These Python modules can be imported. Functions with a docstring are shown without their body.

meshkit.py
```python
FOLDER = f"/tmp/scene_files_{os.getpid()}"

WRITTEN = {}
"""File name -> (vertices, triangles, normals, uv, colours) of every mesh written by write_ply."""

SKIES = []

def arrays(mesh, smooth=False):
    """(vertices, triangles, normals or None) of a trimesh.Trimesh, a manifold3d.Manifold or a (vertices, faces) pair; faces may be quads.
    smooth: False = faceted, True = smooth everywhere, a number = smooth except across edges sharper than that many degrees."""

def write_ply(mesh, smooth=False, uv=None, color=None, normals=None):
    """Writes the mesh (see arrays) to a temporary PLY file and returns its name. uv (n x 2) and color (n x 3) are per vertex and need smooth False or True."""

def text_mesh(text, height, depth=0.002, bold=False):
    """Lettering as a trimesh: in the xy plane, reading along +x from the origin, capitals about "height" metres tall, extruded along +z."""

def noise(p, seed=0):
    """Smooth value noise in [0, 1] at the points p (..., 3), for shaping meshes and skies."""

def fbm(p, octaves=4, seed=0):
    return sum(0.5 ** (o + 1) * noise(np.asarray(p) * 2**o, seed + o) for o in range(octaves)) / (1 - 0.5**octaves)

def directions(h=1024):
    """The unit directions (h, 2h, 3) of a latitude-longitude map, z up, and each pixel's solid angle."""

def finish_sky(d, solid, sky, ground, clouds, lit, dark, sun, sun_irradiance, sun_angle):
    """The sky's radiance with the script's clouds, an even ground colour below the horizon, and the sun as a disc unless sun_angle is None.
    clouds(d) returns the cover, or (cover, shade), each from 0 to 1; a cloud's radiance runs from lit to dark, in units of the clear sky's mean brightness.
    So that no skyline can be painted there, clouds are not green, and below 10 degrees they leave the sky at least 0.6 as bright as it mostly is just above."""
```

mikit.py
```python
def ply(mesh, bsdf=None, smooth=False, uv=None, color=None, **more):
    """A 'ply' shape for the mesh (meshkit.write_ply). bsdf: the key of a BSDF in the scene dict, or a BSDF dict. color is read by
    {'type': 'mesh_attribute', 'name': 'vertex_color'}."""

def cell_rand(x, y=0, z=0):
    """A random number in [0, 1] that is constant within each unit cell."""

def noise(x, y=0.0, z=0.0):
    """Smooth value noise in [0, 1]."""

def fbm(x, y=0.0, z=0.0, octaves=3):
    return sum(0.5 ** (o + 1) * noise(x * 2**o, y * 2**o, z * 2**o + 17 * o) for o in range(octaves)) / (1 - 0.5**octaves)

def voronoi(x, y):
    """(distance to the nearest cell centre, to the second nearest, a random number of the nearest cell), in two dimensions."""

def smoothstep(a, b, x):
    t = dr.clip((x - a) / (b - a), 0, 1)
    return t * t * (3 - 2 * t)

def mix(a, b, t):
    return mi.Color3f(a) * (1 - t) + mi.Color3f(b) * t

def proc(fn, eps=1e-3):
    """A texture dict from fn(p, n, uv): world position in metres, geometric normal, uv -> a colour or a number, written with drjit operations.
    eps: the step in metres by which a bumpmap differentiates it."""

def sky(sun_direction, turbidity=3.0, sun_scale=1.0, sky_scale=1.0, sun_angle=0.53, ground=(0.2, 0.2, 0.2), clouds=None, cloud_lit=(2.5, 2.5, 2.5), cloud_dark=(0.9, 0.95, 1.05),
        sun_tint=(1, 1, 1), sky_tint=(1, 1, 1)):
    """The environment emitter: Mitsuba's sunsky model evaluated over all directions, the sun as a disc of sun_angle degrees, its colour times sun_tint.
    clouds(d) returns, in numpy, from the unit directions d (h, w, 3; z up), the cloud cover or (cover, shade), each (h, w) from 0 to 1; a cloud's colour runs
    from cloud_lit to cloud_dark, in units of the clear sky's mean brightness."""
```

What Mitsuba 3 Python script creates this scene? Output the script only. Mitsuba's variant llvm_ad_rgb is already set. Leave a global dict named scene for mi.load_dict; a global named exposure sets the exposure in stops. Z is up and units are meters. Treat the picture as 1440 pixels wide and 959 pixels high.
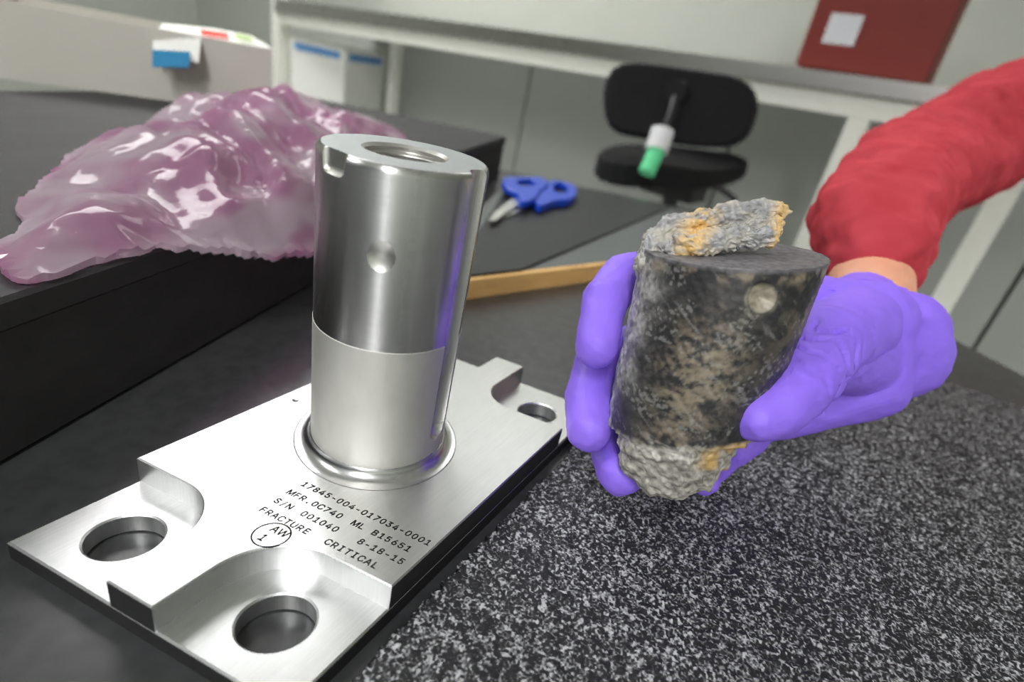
import math, numpy as np, trimesh, manifold3d as m3, mitsuba as mi, drjit as dr
import mikit, meshkit
from mikit import proc, noise, fbm, voronoi, cell_rand, smoothstep, mix
from shapely.geometry import Polygon, Point, LineString
from shapely import affinity
from shapely.ops import unary_union
T = mi.ScalarTransform4f
scene, labels = {}, {}

# ------------------------------------------------------------------ camera
FPX, PITCH, ROLL = 781.29, 0.45491, -0.20858
ZP = 0.722                       # world height of the plate's upper face; the table top lies 22 mm below
ZT = ZP - 0.022
EYE = np.array([0.0, 0.0, ZP + 0.17751])
_f = np.array([0, math.cos(PITCH), -math.sin(PITCH)]); _r = np.array([1.0, 0, 0]); _d = np.cross(_f, _r)
RIGHT = math.cos(ROLL) * _r + math.sin(ROLL) * _d
DOWN = -math.sin(ROLL) * _r + math.cos(ROLL) * _d
FWD = _f
cam = np.eye(4); cam[:3, 0], cam[:3, 1], cam[:3, 2], cam[:3, 3] = -RIGHT, -DOWN, FWD, EYE
scene['camera'] = {'type': 'thinlens', 'fov': 2 * math.degrees(math.atan(720 / FPX)), 'fov_axis': 'x', 'to_world': T(cam.tolist()),
                   'aperture_radius': 0.0017, 'focus_distance': 0.246, 'near_clip': 0.02, 'far_clip': 50.0}
exposure = 0.33

def ray(x, y):
    return (x - 720) / FPX * RIGHT + (y - 480) / FPX * DOWN + FWD
def at(x, y, d):                 # photo point at a distance d along the optical axis
    return EYE + ray(x, y) * d
def on(x, y, z):                 # photo point on the level plane at height z
    r = ray(x, y); return EYE + r * ((z - EYE[2]) / r[2])

# ------------------------------------------------------------------ lamps (ceiling panels, some added for their reflections, placed in the room's own frame)
ROOM_A = at(395, 33, 3.07); ROOM_B = at(1186, 110, 1.59)      # two points of the bench front
E1 = (ROOM_B - ROOM_A) * [1, 1, 0]; E1 /= np.linalg.norm(E1)
E2 = np.array([-E1[1], E1[0], 0])                             # towards the wall behind the bench
ORG = np.array([ROOM_A[0], ROOM_A[1], 0.0])
def rm(u, v, z): return ORG + E1 * u + E2 * v + np.array([0, 0, z])
CEIL = 2.75
LAMPS = [  # world x, world y, half along its own first axis, half along its second, turn (degrees), radiance
    (-1.62, 2.38, 0.75, 0.72, 0, 7.0),
    (0.20, 2.75, 0.50, 0.30, -33, 2.8),  # added panel, brightens the reflection on the plate's right side
    (-0.30, -1.75, 0.16, 0.62, 4, 36.0),  # this and the next two: unseen row added to make the pin's bright stripe
    (-0.42, -3.30, 0.16, 0.62, 4, 36.0),
    (-0.54, -4.85, 0.16, 0.62, 4, 36.0),
    (-2.10, -0.62, 0.62, 0.14, 22, 20.0),
]

# ------------------------------------------------------------------ helpers
def lin(r, g, b):
    c = np.array([r, g, b]) / 255.0
    return [float(v) for v in np.where(c <= 0.04045, c / 12.92, ((c + 0.055) / 1.055) ** 2.4)]
def rgb(c): return {'type': 'rgb', 'value': [float(v) for v in c]}
def mat(key, d): scene[key] = {'type': 'twosided', 'bsdf': d}; return key
def pr(key, c, rough=0.5, metallic=0.0, spec=0.5, **kw):
    return mat(key, {'type': 'principled', 'base_color': c if isinstance(c, dict) else rgb(c), 'roughness': rough, 'metallic': metallic, 'specular': spec, **kw})
def put(key, mesh, bsdf, label=None, cat=None, group=None, kind=None, smooth=False, **kw):
    base, n = key, 0
    while key in scene:
        n += 1; key = f'{base}_{n:03d}'
    scene[key] = mikit.ply(mesh, bsdf, smooth=smooth, **kw)
    lab(key, label, cat, group, kind)
    return key
def lab(key, label=None, cat=None, group=None, kind=None):
    e = {k: v for k, v in (('label', label), ('category', cat), ('group', group), ('kind', kind)) if v}
    if e: labels.setdefault(key, {}).update(e)
def tm(man):
    m = man.to_mesh(); return trimesh.Trimesh(m.vert_properties[:, :3].astype(float), m.tri_verts, process=False)
def man(t):
    t = t.copy(); t.merge_vertices()
    return m3.Manifold(m3.Mesh(np.asarray(t.vertices, np.float32), np.asarray(t.faces, np.uint32)))
def cat(*ms): return trimesh.util.concatenate([x for x in ms])
def rounded(poly, r):
    return poly.buffer(-r, join_style=2).buffer(r, quad_segs=6) if r else poly
def ring_tris(a, b):
    n = len(a); v = np.vstack([a, b]); i = np.arange(n); j = (i + 1) % n
    return trimesh.Trimesh(v, np.vstack([np.stack([i, j, j + n], 1), np.stack([i, j + n, i + n], 1)]), process=False)
def slab(poly, z0, z1, ch=0.0006, ch0=0.0, frame=None):
    """Upright prism of a shapely polygon with chamfered upper (ch) and lower (ch0) edges; frame maps (x, y) to world (x, y)."""
    from shapely.geometry import polygon as _pg
    poly = _pg.orient(poly)
    def rings(p): return [np.array(p.exterior.coords)[:-1]] + [np.array(h.coords)[:-1] for h in p.interiors]
    def inset(r, c):
        e0 = r - np.roll(r, 1, 0); e1 = np.roll(r, -1, 0) - r
        n0 = np.stack([-e0[:, 1], e0[:, 0]], 1); n1 = np.stack([-e1[:, 1], e1[:, 0]], 1)
        n0 /= np.linalg.norm(n0, axis=1, keepdims=True) + 1e-12; n1 /= np.linalg.norm(n1, axis=1, keepdims=True) + 1e-12
        b = n0 + n1; b /= np.maximum((b * n1).sum(1, keepdims=True), 0.3)
        return r + b * c
    def z(r, h): return np.c_[r, np.full(len(r), h)]
    parts, tops, bots = [], [], []
    for r in rings(poly):
        rt, rb = inset(r, ch), inset(r, ch0); tops.append(rt); bots.append(rb)
        if ch0: parts.append(ring_tris(z(rb, z0), z(r, z0 + ch0)))
        parts.append(ring_tris(z(r, z0 + ch0), z(r, z1 - ch)))
        if ch: parts.append(ring_tris(z(r, z1 - ch), z(rt, z1)))
    for rs, h, flip in ((tops, z1, 0), (bots, z0, 1)):
        v, f = trimesh.creation.triangulate_polygon(Polygon(rs[0], rs[1:]), engine='earcut')
        v3 = np.c_[v, np.full(len(v), h)]
        t = trimesh.Trimesh(v3, f, process=False)
        if len(f) and ((t.face_normals[0][2] > 0) == bool(flip)): t.faces = t.faces[:, ::-1]
        parts.append(t)
    m = cat(*parts)
    if frame is not None:
        m.vertices[:, :2] = frame(m.vertices[:, :2])
        if np.linalg.det([frame(np.array([[1.0, 0]]))[0] - frame(np.zeros((1, 2)))[0], frame(np.array([[0, 1.0]]))[0] - frame(np.zeros((1, 2)))[0]]) < 0:
            m.faces = m.faces[:, ::-1]
    return m
def arc(c, r, a0, a1, n=14):
    t = np.radians(np.linspace(a0, a1, n)); return [(c[0] + r * math.cos(x), c[1] + r * math.sin(x)) for x in t]
def split(mesh, angle):
    mesh = mesh.copy(); mesh.merge_vertices(digits_vertex=7)
    return trimesh.graph.smooth_shade(mesh, angle=np.radians(angle), facet_minarea=None)
def tube(pts, rad, n=12, caps=True):
    p = np.asarray(pts, float); rad = np.broadcast_to(rad, len(p)); t = np.gradient(p, axis=0); t /= np.linalg.norm(t, axis=1, keepdims=True)
    a = np.cross(t, [0.31, 0.12, 0.94]); a /= np.linalg.norm(a, axis=1, keepdims=True); b = np.cross(t, a)
    g = np.arange(n) * 2 * np.pi / n
    v = p[:, None] + rad[:, None, None] * (np.cos(g)[None, :, None] * a[:, None] + np.sin(g)[None, :, None] * b[:, None])
    v = v.reshape(-1, 3); f = []
    for i in range(len(p) - 1):
        for j in range(n):
            k = (j + 1) % n; f += [[i * n + j, i * n + k, (i + 1) * n + k], [i * n + j, (i + 1) * n + k, (i + 1) * n + j]]
    if caps:
        v = np.vstack([v, p[:1], p[-1:]]); c0, c1 = len(v) - 2, len(v) - 1; e = (len(p) - 1) * n
        for j in range(n):
            k = (j + 1) % n; f += [[c0, k, j], [c1, e + j, e + k]]
    return trimesh.Trimesh(v, f, process=False)
def obox(c, ax, ay, az, hx, hy, hz, bevel=0.0):
    """Box with its own axes; bevel rounds its edges by hulling small spheres."""
    c, ax, ay, az = (np.asarray(q, float) for q in (c, ax, ay, az))
    corners = []
    s = trimesh.creation.icosphere(2, bevel).vertices if bevel else np.zeros((1, 3))
    for i in (-1, 1):
        for j in (-1, 1):
            for k in (-1, 1):
                p = np.array([i * (hx - bevel), j * (hy - bevel), k * (hz - bevel)]) + s
                corners.append(c + p[:, :1] * ax + p[:, 1:2] * ay + p[:, 2:] * az)
    return trimesh.convex.convex_hull(np.vstack(corners))
UP = np.array([0, 0, 1.0]); X, Y = np.array([1.0, 0, 0]), np.array([0, 1.0, 0])
_sph = trimesh.creation.icosphere(3, 1.0).vertices
def chain(pts):                  # hulls of neighbouring spheres, one manifold
    parts = [m3.Manifold.hull_points(np.vstack([_sph * r0 + p0, _sph * r1 + p1])) for (p0, r0), (p1, r1) in zip(pts[:-1], pts[1:])]
    return m3.Manifold.batch_boolean(parts, m3.OpType.Add)
def lumps(pts):
    return m3.Manifold.hull_points(np.vstack([_sph * r + p for p, r in pts]))

# ------------------------------------------------------------------ materials
pr('mat_wall', lin(184, 187, 179), 0.8, spec=0.2)
pr('mat_ceiling', lin(225, 225, 222), 0.9, spec=0.1)
pr('mat_floor', proc(lambda p, n, uv: mix(lin(165, 167, 162), lin(182, 184, 180), fbm(p.x * 14, p.y * 14, 0.0))), 0.45)
pr('mat_wall_dark', lin(84, 86, 88), 0.8, spec=0.2)
pr('mat_panel', lin(182, 185, 182), 0.6, spec=0.3)
pr('mat_white_paint', lin(232, 232, 224), 0.45)
mat('mat_steel_sheet', {'type': 'roughconductor', 'material': 'none', 'alpha': 0.16, 'specular_reflectance': rgb([0.66, 0.65, 0.63])})
pr('mat_black_top', proc(lambda p, n, uv: mix([0.028, 0.029, 0.031], [0.044, 0.045, 0.048], fbm(p.x * 160, p.y * 160, p.z * 160))), 0.3, spec=0.6)
pr('mat_black_box', proc(lambda p, n, uv: mix([0.02, 0.019, 0.021], [0.032, 0.03, 0.033], fbm(p.x * 60, p.y * 60, p.z * 60))), 0.6, spec=0.4)
pr('mat_black_sheet', [0.022, 0.024, 0.025], 0.5, spec=0.45)
pr('mat_grey_laminate', lin(92, 97, 97), 0.4)
pr('mat_wood', proc(lambda p, n, uv: mix(lin(196, 150, 88), lin(226, 186, 122), fbm(p.x * 30 + p.y * 30, p.z * 900, 0.0))), 0.55)
pr('mat_chair_fabric', [0.006, 0.006, 0.008], 0.75, spec=0.3)
pr('mat_chair_plastic', [0.008, 0.008, 0.01], 0.4)
pr('mat_white_plastic', lin(225, 226, 230), 0.4)
pr('mat_green', lin(100, 222, 158), 0.45)
pr('mat_red_box', lin(116, 30, 22), 0.55)
pr('mat_label', lin(205, 208, 214), 0.6)
pr('mat_blue_plastic', lin(22, 66, 190), 0.3)
pr('mat_carton', lin(196, 192, 184), 0.7)
pr('mat_carton_white', lin(236, 236, 232), 0.6)
pr('mat_print_red', lin(240, 74, 52), 0.6)
pr('mat_print_green', lin(178, 206, 120), 0.6)
pr('mat_print_blue', lin(24, 120, 168), 0.6)
pr('mat_print_sky', lin(96, 150, 210), 0.6)
pr('mat_carton_inside', [0.012, 0.011, 0.01], 0.8)
pr('mat_red_cloth', proc(lambda p, n, uv: mix(lin(172, 52, 62), lin(196, 76, 86), fbm(p.x * 60, p.y * 60, p.z * 60))), 0.85, spec=0.1)
pr('mat_skin', proc(lambda p, n, uv: mix(lin(214, 150, 122), lin(228, 170, 142), fbm(p.x * 120, p.y * 120, p.z * 120))), 0.5)
pr('mat_glove', proc(lambda p, n, uv: mix([0.25, 0.135, 0.80], [0.29, 0.165, 0.86], fbm(p.x * 90, p.y * 90, p.z * 90))), 0.5, spec=0.35)
mat('mat_ink', {'type': 'diffuse', 'reflectance': rgb([0.012, 0.012, 0.014])})
def metal(key, au, av, c):
    return mat(key, {'type': 'roughconductor', 'material': 'none', 'distribution': 'ggx', 'alpha_u': au, 'alpha_v': av, 'specular_reflectance': c if isinstance(c, dict) else rgb(c)})
metal('mat_pin_polished', 0.035, 0.15, proc(lambda p, n, uv: mix([0.60, 0.60, 0.60], [0.70, 0.70, 0.70], noise(p.z * 3500, uv.x * 3.0, 0.0))))
metal('mat_pin_satin', 0.36, 0.46, proc(lambda p, n, uv: mix([0.70, 0.685, 0.65], [0.86, 0.845, 0.81], fbm(uv.x * 3.5, p.z * 45, 2.0))))
metal('mat_cut', 0.13, 0.13, [0.70, 0.69, 0.67])
metal('mat_end', 0.30, 0.30, [0.52, 0.545, 0.555])
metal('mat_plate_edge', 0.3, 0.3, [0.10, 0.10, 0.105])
metal('mat_ring_polished', 0.05, 0.05, [0.68, 0.68, 0.69])
metal('mat_plate', 0.12, 0.18, proc(lambda p, n, uv: mix([0.66, 0.67, 0.67], [0.74, 0.745, 0.745], noise(uv.x * 90, uv.y * 2600, 0.0))))
metal('mat_blade', 0.2, 0.2, [0.72, 0.72, 0.70])
scene['mat_bag'] = {'type': 'principledthin', 'base_color': proc(lambda p, n, uv: mix([0.92, 0.78, 0.88], [0.70, 0.38, 0.58], smoothstep(0.38, 0.62, fbm(p.x * 22, p.y * 16, p.z * 30)))), 'roughness': 0.11, 'spec_trans': 0.55, 'diff_trans': 0.9, 'eta': 1.5, 'spec_tint': 0.0}
def grit(p, n, uv):
    a = fbm(p.x * 720, p.y * 720, p.z * 300, octaves=2); b = noise(p.x * 1300 + 40, p.y * 1300, 3.0); c = noise(p.x * 260 + 9, p.y * 260, 1.0)
    s = smoothstep(0.43, 0.80, a * 0.62 + b * 0.34 + c * 0.10)
    return mix([0.012, 0.012, 0.015], [0.46, 0.46, 0.49], s * (0.3 + 0.7 * s))
pr('mat_grit', proc(grit), 0.55, spec=0.5)
mat('mat_charred', {'type': 'principled', 'base_color': {'type': 'mesh_attribute', 'name': 'vertex_color'}, 'roughness': 0.45, 'metallic': 0.0, 'specular': 0.6})

# ------------------------------------------------------------------ the room
u0, u1, v0, v1 = -2.6, 6.6, -7.4, 0.78
def wallmesh(a, b, t):           # a wall between two floor points, thickness t on its outer side
    d = (b - a) / np.linalg.norm(b - a); n = np.array([-d[1], d[0], 0])
    return obox((a + b) / 2 + n * t / 2 + UP * CEIL / 2, d, n, UP, np.linalg.norm(b - a) / 2 + t, t / 2, CEIL / 2)
cs = [rm(u0, v0, 0), rm(u1, v0, 0), rm(u1, v1, 0), rm(u0, v1, 0)]
for nm, a, b in (('wall_back', cs[3], cs[2]), ('wall_right', cs[2], cs[1]), ('wall_front', cs[1], cs[0]), ('wall_left', cs[0], cs[3])):
    put(nm, wallmesh(a, b, 0.1), 'mat_wall' if nm in ('wall_back', 'wall_right', 'wall_left') else 'mat_wall_dark', kind='structure')
mid = sum(cs) / 4
put('floor', obox(mid - UP * 0.05, E1, E2, UP, (u1 - u0) / 2 + 0.1, (v1 - v0) / 2 + 0.1, 0.05), 'mat_floor', kind='structure')
put('ceiling', obox(mid + UP * (CEIL + 0.05), E1, E2, UP, (u1 - u0) / 2 + 0.1, (v1 - v0) / 2 + 0.1, 0.05), 'mat_ceiling', kind='structure')
for i, (x, y, a, b, turn, rad) in enumerate(LAMPS):
    k = 'ceiling_light' if i == 0 else f'ceiling_light_{i:03d}'
    c = np.array([x, y, CEIL]); l1 = np.array([math.cos(math.radians(turn)), math.sin(math.radians(turn)), 0]); l2 = np.array([-l1[1], l1[0], 0])
    fr = slab(Polygon([(-a - .03, -b - .03), (a + .03, -b - .03), (a + .03, b + .03), (-a - .03, b + .03)], [[(-a, -b), (a, -b), (a, b), (-a, b)]]), -0.03, 0.0, 0.002)
    M4 = np.eye(4); M4[:3, 0], M4[:3, 1], M4[:3, 2], M4[:3, 3] = l1, l2, UP, c
    fr.apply_transform(M4)
    put(k + '__frame', fr, 'mat_white_paint')
    q = [c + l1 * sa * a + l2 * sb * b - UP * 0.015 for sa, sb in ((-1, -1), (-1, 1), (1, 1), (1, -1))]
    put(k + '__diffuser', trimesh.Trimesh(q, [[0, 1, 2], [0, 2, 3]], process=False), 'mat_white_paint', emitter={'type': 'area', 'radiance': rgb([rad, rad, rad * 0.985])})
    lab(k, ['wide square ceiling light panel above the left of the table', 'smaller added light panel in front of the bench, brightening the right of the plate', 'narrow added light strip nearest behind the viewer, for the stripe on the pin', 'narrow added light strip in the middle of the row behind the viewer', 'narrow added light strip farthest behind the viewer', 'ceiling light strip to the left of the viewer'][i], 'ceiling light')

# ------------------------------------------------------------------ work table
tp = [on(1010, 303, ZT)[:2], on(1500, 560, ZT)[:2], on(1500, 1150, ZT)[:2], (0.12, -0.30), (-0.75, -0.30), (-0.75, 1.17), on(720, 246, ZT)[:2]]
tp = Polygon([tuple(q) for q in tp]).convex_hull
put('work_table__top', slab(tp, ZT - 0.03, ZT, 0.002, 0.002), 'mat_black_top')
for q in ((-0.70, -0.24), (-0.70, 1.10), (0.10, -0.22), (0.20, 1.02)):
    put('work_table__leg', obox([q[0], q[1], (ZT - 0.03) / 2], X, Y, UP, 0.025, 0.025, (ZT - 0.03) / 2), 'mat_white_paint')
lab('work_table', 'black topped work table carrying the steel fitting and the scissors', 'table')

# ------------------------------------------------------------------ steel fitting: plate in its own (a, b) axes
PIN = np.array([-0.05631, 0.22506]); RP, HP, H2 = 0.032, 0.13905, 0.06616
DA = np.array([0.451, 0.8925]); DB = np.array([0.959, -0.284])
def ab(q): q = np.asarray(q, float); return PIN + q[:, :1] * DA + q[:, 1:2] * DB
A0, A1, B0, B1 = -0.1195, 0.1205, -0.0595, 0.0675
BL, BR = -0.0065, 0.0140                      # the tongue between the pockets
AF, AK = -0.0730, 0.0670                      # front and back pocket walls
def fillet(cx, cy, sx, sy, r):                # rounded inner corner of a pocket: the pocket lies towards (sx, sy)
    a0 = {(1, 1): (180, 270), (-1, 1): (-90, 0), (-1, -1): (0, 90), (1, -1): (90, 180)}[(sx, sy)]
    return arc((cx + sx * r, cy + sy * r), r, *a0, 18)
up = [(A0, BL)] + [(A0, BR)] + fillet(AF, BR, -1, 1, 0.025)[::1]
full = Polygon([(A0, B0), (A1, B0), (A1, B1), (A0, B1)])
def pocket(cx, cy, sx, sy, r, ex, ey):
    arcp = fillet(cx, cy, sx, sy, r)
    corner = [(cx + sx * r, cy), (cx, cy + sy * r)]
    p = Polygon([(ex, cy), (ex, ey), (cx, ey), (cx, cy)])
    bite = Polygon([(cx, cy), corner[0], *sorted(arcp, key=lambda q: -abs(q[0] - cx)), corner[1]])
    return p.difference(bite.buffer(1e-7))
pk = [pocket(AF, BR, -1, 1, 0.025, A0 - .01, B1 + .01), pocket(AF, BL, -1, -1, 0.025, A0 - .01, B0 - .01),
      pocket(AK, BR, 1, 1, 0.020, A1 + .01, B1 + .01), pocket(AK, BL, 1, -1, 0.020, A1 + .01, B0 - .01)]
upper = full
for p in pk: upper = upper.difference(p.buffer(1e-6))
upper = upper.simplify(1e-6)
GR = 1.224 * RP                               # groove round the pin (true circle in the world)
Minv = np.linalg.inv(np.stack([DA, DB], 1))
gcirc = [tuple(Minv @ (GR * np.array([math.cos(t), math.sin(t)]))) for t in np.linspace(0, 2 * np.pi, 97)[:-1]]
hole_r = 0.0125
holes = [Point(-0.0970, 0.0405).buffer(hole_r, 24), Point(-0.0970, -0.033).buffer(hole_r, 24), Point(0.0925, 0.0412).buffer(hole_r * .92, 24), Point(0.0925, -0.033).buffer(hole_r * .92, 24)]
tiny = Point(0.0, -0.0511).buffer(0.0011, 8)
upper = upper.difference(Polygon(gcirc)).difference(tiny)
lower = full
for h in holes: lower = lower.difference(h)
ZF = ZP - 0.0125
pl = cat(slab(lower, ZT + 0.0002, ZF, 0.0007, 0.0007, ab), slab(upper, ZF - 0.0003, ZP, 0.0006, 0.0, ab))
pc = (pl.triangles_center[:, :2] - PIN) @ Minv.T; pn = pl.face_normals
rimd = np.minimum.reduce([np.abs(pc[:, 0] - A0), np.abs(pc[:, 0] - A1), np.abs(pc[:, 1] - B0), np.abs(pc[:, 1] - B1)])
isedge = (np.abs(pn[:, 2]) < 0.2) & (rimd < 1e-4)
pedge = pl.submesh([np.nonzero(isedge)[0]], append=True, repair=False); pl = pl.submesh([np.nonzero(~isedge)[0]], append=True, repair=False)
pl = split(pl, 25); loc = (pl.vertices[:, :2] - PIN) @ Minv.T
F = 'machined_fitting'
put(F + '__base_plate', pl, 'mat_plate', smooth=True, uv=loc)
put(F + '__base_plate__edge_face', pedge, 'mat_plate_edge', 'darker outer edge')  # outer side faces take a darker metal than the plate
lab(F, 'new polished steel pin standing on a stamped rectangular steel plate', 'machine part')
# polished cove between pin and plate
w = GR - RP; hf = 0.0056
pr_g = [(RP - 0.0006, -0.006), (GR + 0.0001, -0.006), (GR + 0.0001, -0.0002)]
for t in np.linspace(0, 90, 22): pr_g.append((GR - w * math.sin(math.radians(t)), hf * (1 - math.cos(math.radians(t)))))
pr_g += [(RP - 0.0006, hf), (RP - 0.0006, -0.006)]
g = trimesh.creation.revolve(np.array(pr_g), sections=160); g.apply_translation([*PIN, ZP])
put(F + '__cove', g, 'mat_ring_polished', 'polished cove round the foot of the pin', smooth=35)
# the pin
FACE = -PIN / np.linalg.norm(PIN); SIDE = np.array([-FACE[1], FACE[0]])     # towards the viewer; to the right
def pin_r(z): return RP * (1 + 0.062 * z / HP)
def pin_at(deg, r, z):
    t = math.radians(deg); d = FACE * math.cos(t) + SIDE * math.sin(t)
    return np.array([*(PIN + d * r), ZP + z])
RT = pin_r(HP); rh = 0.47 * RT
prof = [(0, H2 - 0.01), (pin_r(H2) - 0.0003, H2 - 0.01), (pin_r(H2) - 0.0003, H2)]
prof += [(pin_r(z) - 0.0003, z) for z in np.linspace(H2, HP - 0.003, 10)[1:]]
prof += [(RT - 0.0003 - 0.0022 + 0.0022 * math.cos(math.radians(t)), HP - 0.003 + 0.003 * math.sin(math.radians(t))) for t in np.linspace(0, 80, 7)[1:]]
prof += [(RT - 0.0027, HP), (rh + 0.0012, HP), (rh, HP - 0.0012)]
for i in range(14):
    zz = HP - 0.002 - i * 0.0022
    prof += [(rh + 0.0009, zz - 0.0007), (rh - 0.0006, zz - 0.0018)]
prof += [(rh, HP - 0.036), (0, HP - 0.040)]
up_pin = man(trimesh.creation.revolve(np.array(prof)[::-1] if False else np.array(prof), sections=220)).translate([*PIN, ZP])
if up_pin.volume() < 0: up_pin = man(trimesh.creation.revolve(np.array(prof)[::-1], sections=220)).translate([*PIN, ZP])
lowp = [(0, hf - 0.001), (RP - 0.0003, hf - 0.001), (RP, hf)] + [(pin_r(z), z) for z in np.linspace(hf, H2 - 0.0003, 8)[1:]] + [(pin_r(H2) - 0.0004, H2), (0, H2)]
low_pin = man(trimesh.creation.revolve(np.array(lowp), sections=220)).translate([*PIN, ZP])
GD = 58.5
rg = 0.0070
gz0 = 0.020
ga, gb = pin_at(GD, pin_r(gz0) + 0.0022, gz0), pin_at(GD, pin_r(HP + .02) + 0.0022, HP + 0.02)
key_cut = lumps([(ga, rg), (gb, rg)])
na = pin_at(-48, RT + 0.0002, HP + 0.004); nb = pin_at(-48, RT + 0.0002, HP - 0.0055)
tg = pin_at(42, 1, 0) - np.array([*PIN, ZP])
notch = lumps([(na + tg * .0045, 0.0036), (na - tg * .0045, 0.0036), (nb + tg * .0035, 0.0030), (nb - tg * .0035, 0.0030)])
def cone_cut(p, n, r, depth):
    n = n / np.linalg.norm(n); a = np.cross(n, UP); a /= np.linalg.norm(a); b = np.cross(n, a)
    t = np.linspace(0, 2 * np.pi, 49)[:-1]
    rim = p + n * 0.004 + (r * (1 + 0.004 / depth)) * (np.cos(t)[:, None] * a + np.sin(t)[:, None] * b)
    return m3.Manifold.hull_points(np.vstack([rim, [p - n * depth]]))
dz = 0.106
dp = pin_at(-9, pin_r(dz), dz); dn = dp - np.array([*PIN, ZP + dz])
dimple = cone_cut(dp, dn, 0.0068, 0.0032)
up_pin = up_pin - key_cut - notch - dimple
low_pin = low_pin - key_cut
def part_uv(t):
    d = t.vertices[:, :2] - PIN
    return np.c_[np.arctan2(-(d @ SIDE), -(d @ FACE)), t.vertices[:, 2] * 10]
def near_axis(p, a, b):
    u = (b - a) / np.linalg.norm(b - a); q = p - a; return np.linalg.norm(q - (q @ u)[:, None] * u, axis=1)
def face_set(t, sel): return t.submesh([np.nonzero(sel)[0]], append=True, repair=False)
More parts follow.
